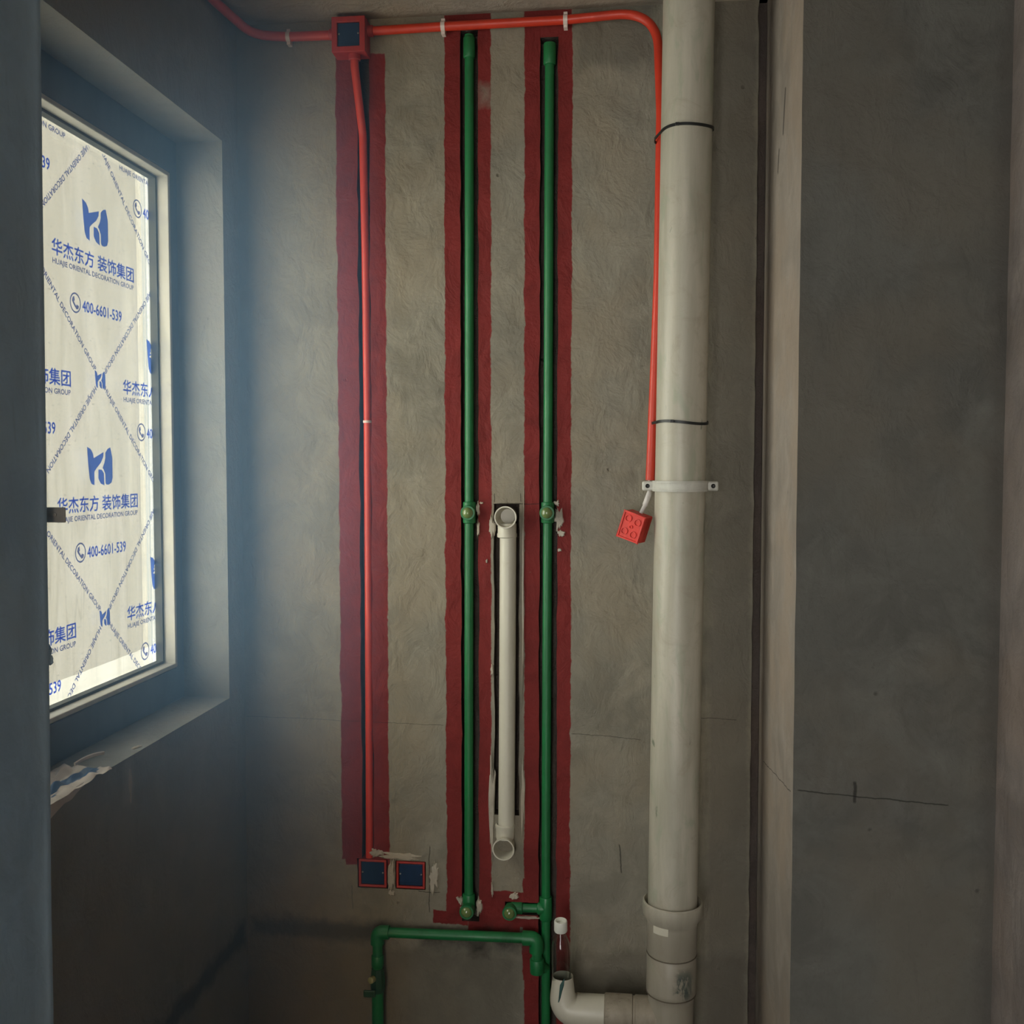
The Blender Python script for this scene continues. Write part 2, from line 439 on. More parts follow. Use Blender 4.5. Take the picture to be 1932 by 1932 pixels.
# column edges (x) of the back wall, indices used by the chases
ue = [XL-.2, XL, -.685, -.672, -.642, -.606, -.587, -.508, -.416, -.372, -.352, -.334, -.3085, -.2715, -.262, -.222, -.178, .292, XC+.2]
ix = {v: i for i, v in enumerate(ue)}
ch = [(ix[-.672], ix[-.642], .49, 2.495, .032),
      (ix[-.416], ix[-.372], .345, 2.54, .036),
      (ix[-.222], ix[-.178], -.05, 2.515, .036),
      (ix[-.334], ix[-.2715], .62, 1.397, .040),
      (ix[-.685], ix[-.606], .418, .493, .05),
      (ix[-.587], ix[-.508], .419, .492, .05),
      (ix[-.3085], ix[-.178], .368, .400, .032),
      (ix[.292], ix[.292]+1, -.05, ZT, .02)]
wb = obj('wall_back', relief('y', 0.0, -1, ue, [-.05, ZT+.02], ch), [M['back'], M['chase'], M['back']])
tag(wb, 'grey plastered back wall with three dark red waterproofing bands and pipe chases', 'wall', kind='structure')

def blob(bm, x, z, w, h, y=0.0, t=.006, seed=0, n=30):
    """ragged flat lump of filler on the wall"""
    c = bm.verts.new((x, y-t, z)); ring = []; ring2 = []
    for k in range(n):
        a = 2*PI*k/n; r = 1+.6*nz(math.cos(a)*1.7+seed, math.sin(a)*1.7, seed*3.1)+.5*nz(math.cos(a)*5, math.sin(a)*5, seed)
        ring.append(bm.verts.new((x+math.cos(a)*w/2*r*.72, y-t*.9, z+math.sin(a)*h/2*r*.72)))
        ring2.append(bm.verts.new((x+math.cos(a)*w/2*r, y+.002, z+math.sin(a)*h/2*r)))
    for k in range(n):
        k2 = (k+1) % n
        bm.faces.new((c, ring[k], ring[k2])); bm.faces.new((ring[k], ring2[k], ring2[k2], ring[k2]))
fill = BM()
for i, (x, z, w, h) in enumerate([(-.635, .510, .045, .020), (-.57, .503, .13, .020), (-.596, .455, .020, .085), (-.488, .455, .030, .075),
        (-.597, .408, .018, .016), (-.374, 1.383, .010, .036), (-.365, 1.399, .010, .006), (-.373, 1.335, .007, .05),
        (-.178, 1.399, .014, .014), (-.173, 1.36, .022, .05), (-.168, 1.325, .022, .016), (-.420, .398, .018, .024), (-.413, .375, .014, .03),
        (-.372, .385, .016, .05), (-.283, .415, .024, .020), (-.25, .362, .07, .008), (-.352, 1.255, .006, .01), (-.340, .64, .014, .26), (-.262, .67, .012, .20),
        (-.339, .43, .006, .05), (-.339, .985, .008, .03), (-.339, 1.34, .016, .06), (-.262, 1.2, .006, .5), (-.172, 1.285, .010, .01)]):
    blob(fill, x, z, w, h, 0, .004, i+1)
obj('plaster_patch', fill, M['patch'], wb)['label'] = 'pale ragged filler around boxes and pipe outlets'

# left wall with the window opening
ul = [-4.25, -1.12, -.10, .03]
lw = obj('wall_left', relief('x', XL, 1, ul, [-.05, ZT+.02], [(1, 2, .92, 2.268, .22, 'thru')]), [M['left'], M['left'], M['left']])
tag(lw, 'grey plastered left wall around the deep window opening', 'wall', kind='structure')
mark = BM()
for i, (y, z, w, h) in enumerate([(-.606, .862, .016, .075)]):
    n = 14; c = mark.verts.new((XL+.003, y, z)); ring = []
    for k in range(n):
        a = 2*PI*k/n; r = 1+.3*nz(math.cos(a)*2, math.sin(a)*2, 4)
        ring.append(mark.verts.new((XL+.0005, y+math.cos(a)*w/2*r*(1 if math.sin(a) > -.3 else .5), z+math.sin(a)*h/2*r)))
    for k in range(n): mark.faces.new((c, ring[k], ring[(k+1) % n]))
obj('plaster_drip', mark, M['patch'], lw)['label'] = 'pale drip of filler below the window sill'

# stepped right wall: column side, column face, right wall
bm = BM()
def quad(bm, a, b, c, d, mi=0, n=1):
    f = bm.faces.new([bm.verts.new(p) for p in (a, b, c, d)]); f.material_index = mi
ZB = -.05
prof = [(XC, .06), (XC, YC), (XR, YC), (XR, -4.25)]
for i, mi in ((0, 1), (1, 0), (2, 2)):
    (xa, ya), (xb, yb) = prof[i], prof[i+1]
    nn = 60; row = []
    for k in range(nn+1):
        z = ZB+(ZT+.02-ZB)*k/nn
        ja = .0018*nz(1, i*3, z*9) if i > 0 and i < 3 else 0
        jb = .0018*nz(1, (i+1)*3, z*9) if i+1 < 3 else 0
        row.append((bm.verts.new((xa+ja, ya+ja, z)), bm.verts.new((xb+jb, yb+jb, z))))
    for k in range(nn):
        f = bm.faces.new((row[k][0], row[k][1], row[k+1][1], row[k+1][0])); f.material_index = mi
M['right_far'] = concrete('pinkish_brown_cement_plaster', (.20, .17, .155, 1), axis='y')
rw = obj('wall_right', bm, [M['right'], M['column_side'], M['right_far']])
tag(rw, 'grey plastered wall with a shade-darkened front stepping forward as a column right of the soil pipe', 'wall', kind='structure')

# pier at the left edge of the view, with a rounded nosing
bm = BM()
pr = [(XL-.02, -1.18), (-.835, -1.18)]
cx, cy, r = -.8215, -1.200, .022
for k in range(10):
    a = PI/2 - k*(PI/2+.22)/9
    pr.append((cx+r*math.cos(a), cy+r*math.sin(a)))
pr += [(-.8025, -1.215), (-.8000, -1.24), (-.799, -1.95), (XL-.02, -1.95)]
rows = []
for z in [ZB+(ZT+.02-ZB)*k/40 for k in range(41)]:
    rows.append([bm.verts.new((x+.0012*nz(x, y, z*5)+.025*(z/2.58), y, z)) for x, y in pr])
for a, b in zip(rows, rows[1:]):
    for k in range(len(pr)-1): bm.faces.new((a[k], a[k+1], b[k+1], b[k]))
pier = obj('wall_front', bm, M['pier'], smooth=True)
tag(pier, 'grey wall pier, tinted blue for the lens veil, with rounded nosing at the left edge', 'wall', kind='structure')

bm = BM(); quad(bm, (-1.3, .1, ZT), (1, .1, ZT), (1, -4.25, ZT), (-1.3, -4.25, ZT))
tag(obj('ceiling', bm, M['ceiling']), 'rough brownish concrete ceiling', 'ceiling', kind='structure')
bm = BM(); quad(bm, (-1.3, .1, 0), (1, .1, 0), (1, -4.25, 0), (-1.3, -4.25, 0))
tag(obj('floor', bm, M['floor']), 'bare concrete floor', 'floor', kind='structure')
bm = BM()
quad(bm, (-1.3, -4.25, ZB), (-.9, -4.25, ZB), (-.9, -4.25, ZT), (-1.3, -4.25, ZT))
quad(bm, (0, -4.25, ZB), (.8, -4.25, ZB), (.8, -4.25, ZT), (0, -4.25, ZT))
quad(bm, (-.9, -4.25, 2.2), (0, -4.25, 2.2), (0, -4.25, ZT), (-.9, -4.25, ZT))
tag(obj('wall_rear', bm, M['floor']), 'plastered rear wall around an open doorway', 'wall', kind='structure')

# ------------------------------------------------------------------ window
YW0, YW1, ZW0, ZW1 = -1.12, -.10, .92, 2.268       # opening
GY0, GY1, GZ0, GZ1 = -1.04, -.142, 1.003, 2.185    # outside of the bead
win = thing('window_1', (-1.10, -.61, .92), 'fixed window with slate frame covered by printed white protective film', 'window')
win['kind'] = 'structure'
def ringframe(bm, o, i, x0, x1):
    """rectangular ring, o/i = (y0,y1,z0,z1) outer and inner, between x0 (front) and x1 (back)"""
    def rect(r, x): return [bm.verts.new((x, y, z)) for y, z in ((r[0], r[2]), (r[1], r[2]), (r[1], r[3]), (r[0], r[3]))]
    a, b, c, d = rect(o, x0), rect(i, x0), rect(i, x1), rect(o, x1)
    for k in range(4):
        k2 = (k+1) % 4
        for p, q in ((a, b), (b, c), (c, d), (d, a)):
            bm.faces.new((p[k], p[k2], q[k2], q[k]))
bm = BM(); ringframe(bm, (YW0, YW1, ZW0, ZW1), (GY0-.002, GY1+.002, GZ0-.002, GZ1+.002), -1.092, -1.165)
obj('window_frame', bm, M['frame'], win, bevel=.003)
bm = BM(); ringframe(bm, (GY0+.001, GY1-.001, GZ0+.001, GZ1-.001), (GY0+.011, GY1-.011, GZ0+.011, GZ1-.011), -1.089, -1.135)
obj('glazing_bead', bm, M['bead'], win, bevel=.002)
bm = BM(); ringframe(bm, (GY0+.011, GY1-.011, GZ0+.011, GZ1-.011), (GY0+.017, GY1-.017, GZ0+.017, GZ1-.017), -1.118, -1.136)
obj('gasket', bm, M['gasket'], win)
bm = BM(); box(bm, -1.150, -1.145, GY0+.004, GY1-.004, GZ0+.004, GZ1-.004)
obj('glass_pane', bm, M['glass'], win)
# film sheet with soft creases
bm = BM(); FX = -1.137
ny, nzz = 70, 90
g = [[None]*(nzz+1) for _ in range(ny+1)]
for a in range(ny+1):
    for b in range(nzz+1):
        y = GY0+.012+(GY1-GY0-.024)*a/ny; z = GZ0+.012+(GZ1-GZ0-.024)*b/nzz
        g[a][b] = bm.verts.new((FX-.002+.0015*nz(y, 0, z*.25, 16), y, z))
for a in range(ny):
    for b in range(nzz): bm.faces.new((g[a][b], g[a+1][b], g[a+1][b+1], g[a][b+1]))
film = obj('protective_film', bm, M['film'], win, smooth=True)
film['label'] = 'milky white film printed with a blue logo, company name and phone number'
bm = BM()
fr = random.Random(4)
pts = []
for k in range(26):
    y = GY1-.014-(GY1-GY0-.028)*k/25
    pts.append((y, GZ0+.058+.006*nz(y, 1, 1, 30)))
for (a, b) in zip(pts, pts[1:]):
    v = [bm.verts.new(p) for p in ((FX+.001, a[0], GZ0+.013), (FX+.001, b[0], GZ0+.013), (FX+.001, b[0], b[1]), (FX+.001, a[0], a[1]))]
    bm.faces.new(v)
t = NT('bright_clear_tape')
tl = t.n('ShaderNodeBsdfTranslucent'); tl.inputs[0].default_value = (.93, .96, 1, 1)
tp = t.n('ShaderNodeBsdfTransparent'); tp.inputs[0].default_value = (.96, .98, 1, 1)
m1 = t.n('ShaderNodeMixShader'); m1.inputs[0].default_value = .80; t.l(tl.outputs[0], m1.inputs[1]); t.l(tp.outputs[0], m1.inputs[2])
t.l(m1.outputs[0], t.out.inputs[0]); M['tape'] = t.m
obj('film_hem', bm, M['tape'], win)['label'] = 'folded lower hem of the film'

# lettering -------------------------------------------------
_txt = {}
def text_geo(body, size, bold=0.0):
    k = (body, size, bold)
    if k in _txt: return _txt[k]
    cu = bpy.data.curves.new('lettering', 'FONT'); cu.body = body; cu.size = size; cu.align_x = 'CENTER'; cu.align_y = 'CENTER'
    cu.offset = bold; cu.resolution_u = 2
    to = bpy.data.objects.new('lettering', cu); C.objects.link(to)
    bpy.context.view_layer.update()
    me = bpy.data.meshes.new_from_object(to.evaluated_get(bpy.context.evaluated_depsgraph_get()))
    V = [v.co.copy() for v in me.vertices]; F = [tuple(p.vertices) for p in me.polygons]
    bpy.data.objects.remove(to); bpy.data.meshes.remove(me); bpy.data.curves.remove(cu)
    xs = [v.x for v in V] or [0]; ys = [v.y for v in V] or [0]
    cx, cy = (min(xs)+max(xs))/2, (min(ys)+max(ys))/2
    w, h = max(xs)-min(xs), max(ys)-min(ys)
    V = [((v.x-cx)/max(w, 1e-6), (v.y-cy)/max(h, 1e-6)) for v in V]
    _txt[k] = (V, F); return _txt[k]
def inside(y, z): return GY0+.018 < y < GY1-.014 and GZ0+.016 < z < GZ1-.02
def print_bold(bm, geo_, cx, cz, w, h, ang, mi, e):
    for dy, dz in ((-e, -e), (-e, e), (e, -e), (e, e)):
        print_shape(bm, geo_[0], geo_[1], place(cx+dy, cz+dz, w, h, ang), mi, lift=(dy+2*dz)*.1)
def print_shape(bm, V, F, fn, mi=0, lift=0):
    P = [fn(*v) for v in V]
    vs_ = {}
    for f in F:
        if all(inside(*P[i]) for i in f):
            for i in f:
                if i not in vs_: vs_[i] = bm.verts.new((FX+.0015+lift, P[i][0], P[i][1]))
            try:
                q = bm.faces.new([vs_[i] for i in f]); q.material_index = mi
            except ValueError: pass
def place(cx, cz, w, h, ang=0):
    ca, sa = math.cos(ang), math.sin(ang)
    return lambda x, y: (cx+x*w*ca-y*h*sa, cz+x*w*sa+y*h*ca)
stem = [(-0.4595, 2.0473), (-0.4445, 2.0426), (-0.4355, 2.0334), (-0.4332, 2.0235), (-0.3916, 2.0369), (-0.3932, 2.0263), (-0.4039, 2.0137), (-0.4212, 2.0026), (-0.431, 1.9947), (-0.4321, 1.9659), (-0.4446, 1.9689), (-0.4513, 1.9802), (-0.4556, 2.0074)]
drop = [(-0.4146, 1.9992), (-0.4005, 1.9986), (-0.3917, 1.9904), (-0.3904, 1.9645), (-0.4056, 1.9686), (-0.4154, 1.9795)]
jay = [(-0.3842, 2.0357), (-0.374, 2.044), (-0.3622, 2.0474), (-0.3542, 2.0252), (-0.3541, 1.9809), (-0.3593, 1.9704), (-0.3712, 1.9656), (-0.3822, 1.9662), (-0.3856, 1.9699), (-0.386, 1.9888), (-0.3925, 1.9995), (-0.3975, 2.002), (-0.389, 2.0135), (-0.3847, 2.024)]
def tess(poly):
    from mathutils.geometry import tessellate_polygon
    V = [((y+.4085)/.1, (z-2.007)/.1) for y, z in poly]
    F = [tuple(t_) for t_ in tessellate_polygon([[Vector((a, b, 0)) for a, b in V]])]
    # split triangles so that clipping at the bead stays neat
    for _ in range(2):
        V2, F2 = list(V), []
        for a, b, c in F:
            m = []
            for p, q in ((a, b), (b, c), (c, a)):
                V2.append(((V2[p][0]+V2[q][0])/2, (V2[p][1]+V2[q][1])/2)); m.append(len(V2)-1)
            F2 += [(a, m[0], m[2]), (m[0], b, m[1]), (m[2], m[1], c), tuple(m)]
        V, F = V2, F2
    return V, F
logos = [tess(p) for p in (stem, drop, jay)]
def annulus(r0, r1, n=28):
    V = []; F = []
    for k in range(n):
        a = 2*PI*k/n; V += [(math.cos(a)*r0, math.sin(a)*r0), (math.cos(a)*r1, math.sin(a)*r1)]
    for k in range(n): F.append((2*k, 2*k+1, (2*k+3) % (2*n), (2*k+2) % (2*n)))
    return V, F
handset = ([(-.28, .30), (-.12, .38), (-.05, .15), (-.15, .06), (.06, -.16), (.15, -.07), (.38, -.14), (.30, -.32), (.10, -.36), (-.20, -.10), (-.36, .10)], )
hsF = [(0, 1, 2, 3), (0, 3, 9, 10), (3, 4, 9), (4, 5, 6, 7), (4, 7, 8, 9)]
bm = BM()
AY, AZ, DY, DZ = -.3985, 1.6769, .2765, .2575
cn = text_geo('华杰东方 装饰集团', .1, 0.0)
en = text_geo('HUAJIE ORIENTAL DECORATION GROUP', .1, .0)
ph = text_geo('400-6601-539', .1, 0.0)
for i in range(-3, 2):
    for j in range(-3, 4):
        z0 = AZ+(2*j+(i % 2))*DZ; y0 = AY+i*DY
        if not (GZ0-.4 < z0 < GZ1+.4 and GY0-.4 < y0 < GY1+.4): continue
        # crossing mark: small logo tile
        for (V, F) in logos: print_shape(bm, V, F, place(y0, z0, .042, .046), 0)
        # diagonal wording
        L = math.hypot(DY, DZ); a = math.atan2(DZ, DY)
        print_bold(bm, en, y0+DY/2, z0-DZ/2, L*.86, .0150, -a, 1, .00045)
        print_bold(bm, en, y0-DY/2, z0-DZ/2, L*.86, .0150, a+PI, 1, .00045)
        # block in the middle of the diamond above the crossing
        zc = z0+DZ; yc = y0-.008
        for (V, F) in logos: print_shape(bm, V, F, place(yc, zc+.072, .1, .1), 0)
        print_bold(bm, cn, yc, zc-.008, .335, .033, 0, 2, .0007)
        print_bold(bm, en, yc, zc-.038, .332, .0140, 0, 1, .0004)
        V, F = annulus(.42, .5); print_shape(bm, V, F, place(yc-.085, zc-.108, .042, .042), 3)
        print_shape(bm, handset[0], hsF, place(yc-.085, zc-.108, .036, .036), 3)
        print_bold(bm, ph, yc+.025, zc-.110, .165, .023, 0, 2, .0006)
obj('printed_lettering', bm, [M['ink'], M['ink_dark'], M['ink_text'], M['ink_ring']], film)['label'] = 'blue printed logo, Chinese characters and phone numbers'

# ------------------------------------------------------------------ soil pipe
PY = -.13
def pc(z): return Vector((.1012+(z-.35)*.01010, PY, z))     # axis leans very slightly
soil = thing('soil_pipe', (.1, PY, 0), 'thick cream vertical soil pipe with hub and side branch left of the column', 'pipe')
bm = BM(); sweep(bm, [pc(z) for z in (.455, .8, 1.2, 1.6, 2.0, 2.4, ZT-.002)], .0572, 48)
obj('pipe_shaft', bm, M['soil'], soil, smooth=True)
bm = BM()
axis = (pc(1)-pc(0)).normalized()
lathe(bm, pc(0), axis, [(.0, .053), (.245, .053), (.262, .0545), (.266, .0575), (.275, .0578), (.350, .0578), (.353, .0565), (.357, .0565), (.360, .0578), (.428, .0580), (.436, .0600), (.448, .0685), (.470, .0700), (.478, .0690), (.481, .0655), (.474, .0630), (.458, .0575)], 56)
obj('hub_fitting', bm, M['soil'], soil, smooth=True)
# pale moulded label plate and grimy joint rings on the hub
bm = BM(); rows = []
for k in range(9):
    a = math.radians(222+k*4.6)
    rows.append([bm.verts.new((pc(z).x+r_*math.cos(a), PY+r_*math.sin(a), z)) for r_, z in ((.0575, .418), (.0600, .419), (.0600, .437), (.0575, .438))])
for a_, b_ in zip(rows, rows[1:]):
    for k in range(4): bm.faces.new((a_[k], a_[(k+1) % 4], b_[(k+1) % 4], b_[k]))
bm.faces.new(rows[0]); bm.faces.new(rows[-1][::-1])
obj('label_plate', bm, M['white'], soil, smooth=True)
for zr in (.3565, .2640):
    bm = BM(); lathe(bm, pc(zr), axis, [(-.0012, .0560), (-.0012, .0582), (.0012, .0584), (.0012, .0560)], 48)
    obj('joint_ring', bm, M['sleeve_dark'], soil, smooth=True)
# side branch, elbow and upright stub
bm = BM()
zb = .203
path = fillet([(.09, PY, zb), (-.153, PY, zb), (-.153, PY, .285)], {1: .065}, 12)
n = len(path); rr = []
for i, p in enumerate(path):
    rr.append(.0385)
for i in range(n):
    s = max(0, (path[i].z-zb)/.08); rr[i] = .0385-(.0145)*min(1, s*1.3)
sweep(bm, path, rr, 40, caps=(True, False))
obj('branch_elbow', bm, M['white'], soil, smooth=True)
M['sleeve'] = plastic('cement_stained_sleeve_plastic', (.34, .29, .22, 1), .6, .4, (.10, .075, .05, 1), .8, 20)
bm = BM()
lathe(bm, (.07, PY, zb), (-1, 0, 0), [(0, .042), (.052, .042), (.054, .0395), (.058, .0395), (.060, .0425), (.122, .0425), (.125, .039)], 44)
o_ = obj('branch_sleeve', bm, M['sleeve'], soil, smooth=True); o_['label'] = 'stained grey brown sleeve on the side branch'
# bottle standing in the open elbow
bot = thing('plastic_bottle', (-.158, PY, .26), 'clear plastic bottle with white cap stuck in the open white elbow', 'bottle')
bm = BM()
B0 = Vector((-.1555, PY, 0)); bx_ = Vector((-.02, 0, 1)).normalized()
lathe(bm, B0+Vector((-.0, 0, .25)), (-.02, 0, 1), [(.0, .0), (.0, .0215), (.035, .0225), (.10, .0225), (.115, .0205), (.128, .015), (.137, .011), (.150, .0105)], 32)
obj('bottle_body', bm, M['pet'], bot, smooth=True)
bm = BM(); cz = .393
lathe(bm, Vector((-.1583, PY, cz)), (-.0, -.12, 1), [(0, 0), (0, .0150), (.002, .0158), (.024, .0155), (.0265, .0145), (.0265, .0115), (.018, .0108), (.018, 0)], 32)
obj('bottle_cap', bm, plastic('white_cap_plastic', (.80, .80, .72, 1), .35, .1), bot, smooth=True)
bm = BM()
for s_ in range(1):
    v = []
    pts = [(-.168, .232), (-.160, .236), (-.150, .262), (-.147, .292), (-.152, .286), (-.158, .275), (-.163, .255)]
    ring = [bm.verts.new((x, PY-math.sqrt(max(.0248**2-(x+.153)**2, 1e-8))-.0006-(.006 if z < .25 else 0), z)) for x, z in pts]
    bm.faces.new(ring)
sm_ = obj('paint_smear', bm, plastic('dark_teal_smear', (.02, .075, .065, 1), .6), soil); sm_['label'] = 'dark teal smear on the elbow'

# clamp
cl = thing('pipe_clamp', (.11, -.09, 1.445), 'pale grey plastic clamp screwed round the soil pipe', 'clamp')
zc = 1.445; cp = pc(zc)
bm = BM(); R0 = .0575; R1 = .0625
rows = []
for k in range(33):
    a = PI + PI*k/32      # front half, facing -y
    rows.append([bm.verts.new((cp.x+r_*math.cos(a), cp.y+r_*math.sin(a), zz)) for r_, zz in ((R0, zc-.012), (R1, zc-.012), (R1+.001, zc-.008), (R1, zc-.006), (R1, zc+.006), (R1+.001, zc+.008), (R1, zc+.012), (R0, zc+.012))])
for a_, b_ in zip(rows, rows[1:]):
    for k in range(8): bm.faces.new((a_[k], a_[(k+1) % 8], b_[(k+1) % 8], b_[k]))
bm.faces.new(rows[0]); bm.faces.new(rows[-1][::-1])
obj('clamp_band', bm, M['clamp'], cl, smooth=True)
for sx in (-1, 1):
    bm = BM(); ex = cp.x+sx*.074
    box(bm, min(cp.x+sx*.058, ex+sx*.012), max(cp.x+sx*.058, ex+sx*.012), cp.y-.004, cp.y+.010, zc-.011, zc+.011)
    e_ = obj('clamp_ear', bm, M['clamp'], cl, bevel=.004)
    bm = BM(); lathe(bm, (ex, cp.y-.003, zc), (0, -1, 0), [(0, .0050), (.0022, .0050), (.0026, .0040), (.0015, .0015), (.0015, 0)], 20)
    obj('screw', bm, M['black'], cl, smooth=True)
    bm = BM(); sweep(bm, [(ex, cp.y+.01, zc), (ex, .005, zc)], .004, 12)
    obj('anchor_rod', bm, M['metal'], cl, smooth=True)

# ------------------------------------------------------------------ red conduits
def clips(parent, spots):
    for (x, y, z, ax) in spots:
        bm = BM()
        r_ = .0122
        if ax == 'x':
            for k in range(15):
                pass
            prof = [(PI*.5 + (PI)*k/14) for k in range(15)]
            rows = []
            for xx in (x-.005, x+.005):
                rows.append([bm.verts.new((xx, y+r_*math.cos(a), z+r_*math.sin(a))) for a in prof]+[bm.verts.new((xx, y+.015, z-r_)), bm.verts.new((xx, y+.015, z+r_))])
            a_, b_ = rows; nn = len(a_)
            for k in range(nn): bm.faces.new((a_[k], a_[(k+1) % nn], b_[(k+1) % nn], b_[k]))
            bm.faces.new(a_[::-1]); bm.faces.new(b_)
            box(bm, x-.0045, x+.0045, y-.002, y+.016, z+r_, z+r_+.006); box(bm, x-.0045, x+.0045, y-.002, y+.016, z-r_-.006, z-r_)
        else:
            lathe(bm, (x, y, z-.004), (0, 0, 1), [(0, 0), (0, r_), (.008, r_), (.008, 0)], 20)
        obj('clip', bm, M['clip'], parent)['label'] = 'milky white saddle clip'
lc = thing('electrical_conduit', (-.80, -.02, 2.54), 'red conduit curving from the left wall under the ceiling into the junction box', 'conduit')
bm = BM()
sweep(bm, fillet([(-.962, -1.0, 2.560), (-.962, -.32, 2.560), (-.958, -.17, 2.560), (-.925, -.028, 2.543), (-.84, -.021, 2.537), (-.715, -.020, 2.536)], {1: .3, 2: .12, 3: .10, 4: .05}, 10), .0110, 20)
obj('tube', bm, M['red'], lc, smooth=True)
clips(lc, [(-.836, -.021, 2.5365, 'x')])
rc = thing('electrical_conduit', (-.2, -.02, 2.54), 'long red conduit from junction box along the ceiling and down beside the soil pipe', 'conduit')
bm = BM()
# x position touching the pipe's left flank
path = fillet([(-.645, -.020, 2.541), (-.45, -.020, 2.5435), (-.16, -.020, 2.545), (.055, -.030, 2.552), (.0635, -.085, 2.30), (.0602, -.098, 1.93), (.0530, -.104, 1.70), (.0445, -.108, 1.4575)], {3: .10, 4: .1}, 14)
sweep(bm, path, .0105, 20)
obj('tube', bm, M['red'], rc, smooth=True)
clips(rc, [(-.4534, -.020, 2.5435, 'x'), (-.1594, -.020, 2.545, 'x')])
dc = thing('electrical_conduit', (-.65, .0, .5), 'red conduit dropping inside the leftmost red band to the low boxes', 'conduit')
bm = BM()
sweep(bm, fillet([(-.6690, -.032, 2.492), (-.6690, -.030, 2.455), (-.6580, .002, 2.30), (-.6550, .008, 2.0), (-.6530, .009, 1.6), (-.6535, .009, 1.0), (-.6545, .008, .60), (-.6555, .008, .494)], {1: .05, 2: .1}, 8), .0098, 20)
obj('tube', bm, M['red'], dc, smooth=True)
bm = BM(); lathe(bm, (-.6535, .009, 1.597), (0, 0, 1), [(0, 0), (0, .0112), (.006, .0112), (.006, 0)], 20)
obj('clip', bm, M['clip'], dc)['label'] = 'milky white clip'

def junction(name, x0, x1, z0, z1, y0, y1, rim, label, recess=.004, lip=False):
    t_ = thing(name, ((x0+x1)/2, y1, z0), label, 'electrical box', 'low switch boxes' if name == 'switch_box' else None)
    bm = BM()
    # shell: open box with walls
    def rect(a, b, c, d, y): return [bm.verts.new(p) for p in ((a, y, c), (b, y, c), (b, y, d), (a, y, d))]
    o1 = rect(x0, x1, z0, z1, y1); o2 = rect(x0, x1, z0, z1, y0)
    i2 = rect(x0+rim, x1-rim, z0+rim, z1-rim, y0); i1 = rect(x0+rim, x1-rim, z0+rim, z1-rim, y0+.02)
    for p, q in ((o1, o2), (o2, i2), (i2, i1)):
        for k in range(4): bm.faces.new((p[k], p[(k+1) % 4], q[(k+1) % 4], q[k]))
    bm.faces.new(o1); bm.faces.new(i1)
    obj('box_shell', bm, M['redbox'], t_, bevel=.0015)
    bm = BM(); box(bm, x0+rim+.0008, x1-rim-.0008, y0+recess, y0+recess+.004, z0+rim+.0008, z1-rim-.0008)
    cv = obj('cover', bm, M['bluecover'], t_, bevel=.0015); cv['label'] = 'dark blue cover plate'
    bm = BM(); box(bm, x0+rim+.003, x1-rim-.003, y0+recess-.0012, y0+recess, z0+rim+.007, z0+rim+.009)
    obj('cover_rib', bm, M['bluecover'], cv)
    zc_ = (z0+z1)/2+.002
    for xx in (x0+rim+.004, x1-rim-.004):
        bm = BM(); lathe(bm, (xx, y0+recess, zc_), (0, -1, 0), [(0, .0022), (.0012, .0020), (.0018, 0)], 14)
        obj('screw', bm, M['metal'], t_, smooth=True)
    return t_
jt = junction('junction_box', -.7195, -.6375, 2.4825, 2.566, -.052, -.001, .0135, 'red junction box with dark blue cover high under the ceiling')
bm = BM(); lathe(bm, (-.6690, -.030, 2.4825), (0, 0, -1), [(0, .0145), (.012, .0145), (.014, .012)], 24)
obj('spout', bm, M['redbox'], jt, smooth=True)
for sx, xx in ((-1, -.7195), (1, -.6375)):
    bm = BM(); lathe(bm, (xx, -.020, 2.537 if sx < 0 else 2.541), (sx, 0, 0), [(-.001, .0135), (.012, .0135), (.014, .0112)], 24)
    obj('spout', bm, M['redbox'], jt, smooth=True)
junction('switch_box', -.6815, -.6095, .4205, .4915, -.002, .046, .0058, 'low flush red switch box with blue cover under the conduit, left one', .003)
junction('switch_box', -.584, -.5105, .4215, .4905, -.002, .046, .0058, 'low flush red switch box with blue cover beside the white filler, right one', .003)

# zip ties
def ziptie(z, dz, label):
    t_ = thing('cable_tie', (.11, PY, z), label, 'cable tie', 'black cable ties on the soil pipe')
    c = pc(z); pts = []
    # convex hull of pipe circle and conduit circle, roughly: ellipse-like loop stretched to the left
    cxn = .0602+(z-1.93)*.009; cyn = -.101
    for k in range(64):
        a = 2*PI*k/64
        d = Vector((math.cos(a), math.sin(a), 0))
        s1 = c.x*d.x+c.y*d.y+.0590; s2 = cxn*d.x+cyn*d.y+.0122
        if s1 > s2: p = Vector((c.x, c.y, 0))+d*.0590
        else: p = Vector((cxn, cyn, 0))+d*.0122
        p.z = z+dz*(p.x-c.x)/.06+.004*math.sin(a*2)
        pts.append(p)
    bm = BM()
    rings = []
    for i, p in enumerate(pts):
        nrm = Vector((math.cos(2*PI*i/64), math.sin(2*PI*i/64), 0))
        rings.append([bm.verts.new(p+nrm*a_+Vector((0, 0, b_))) for a_, b_ in ((0, -.0031), (.0018, -.0031), (.0018, .0031), (0, .0031))])
    for i in range(64):
        A, B_ = rings[i], rings[(i+1) % 64]
        for k in range(4): bm.faces.new((A[k], A[(k+1) % 4], B_[(k+1) % 4], B_[k]))
    obj('strap', bm, M['black'], t_, smooth=True)
    i = min(range(64), key=lambda q: abs(pts[q].x-(c.x-.02))+(0 if pts[q].y < c.y else 9))
    p = pts[i]; bm = BM(); box(bm, p.x-.005, p.x+.004, p.y-.0055, p.y+.001, p.z-.0032, p.z+.0032)
    obj('tie_head', bm, M['black'], t_, bevel=.001)
ziptie(2.239, .005, 'upper black cable tie round soil pipe and red conduit')
ziptie(1.588, .001, 'lower black cable tie round soil pipe and red conduit')

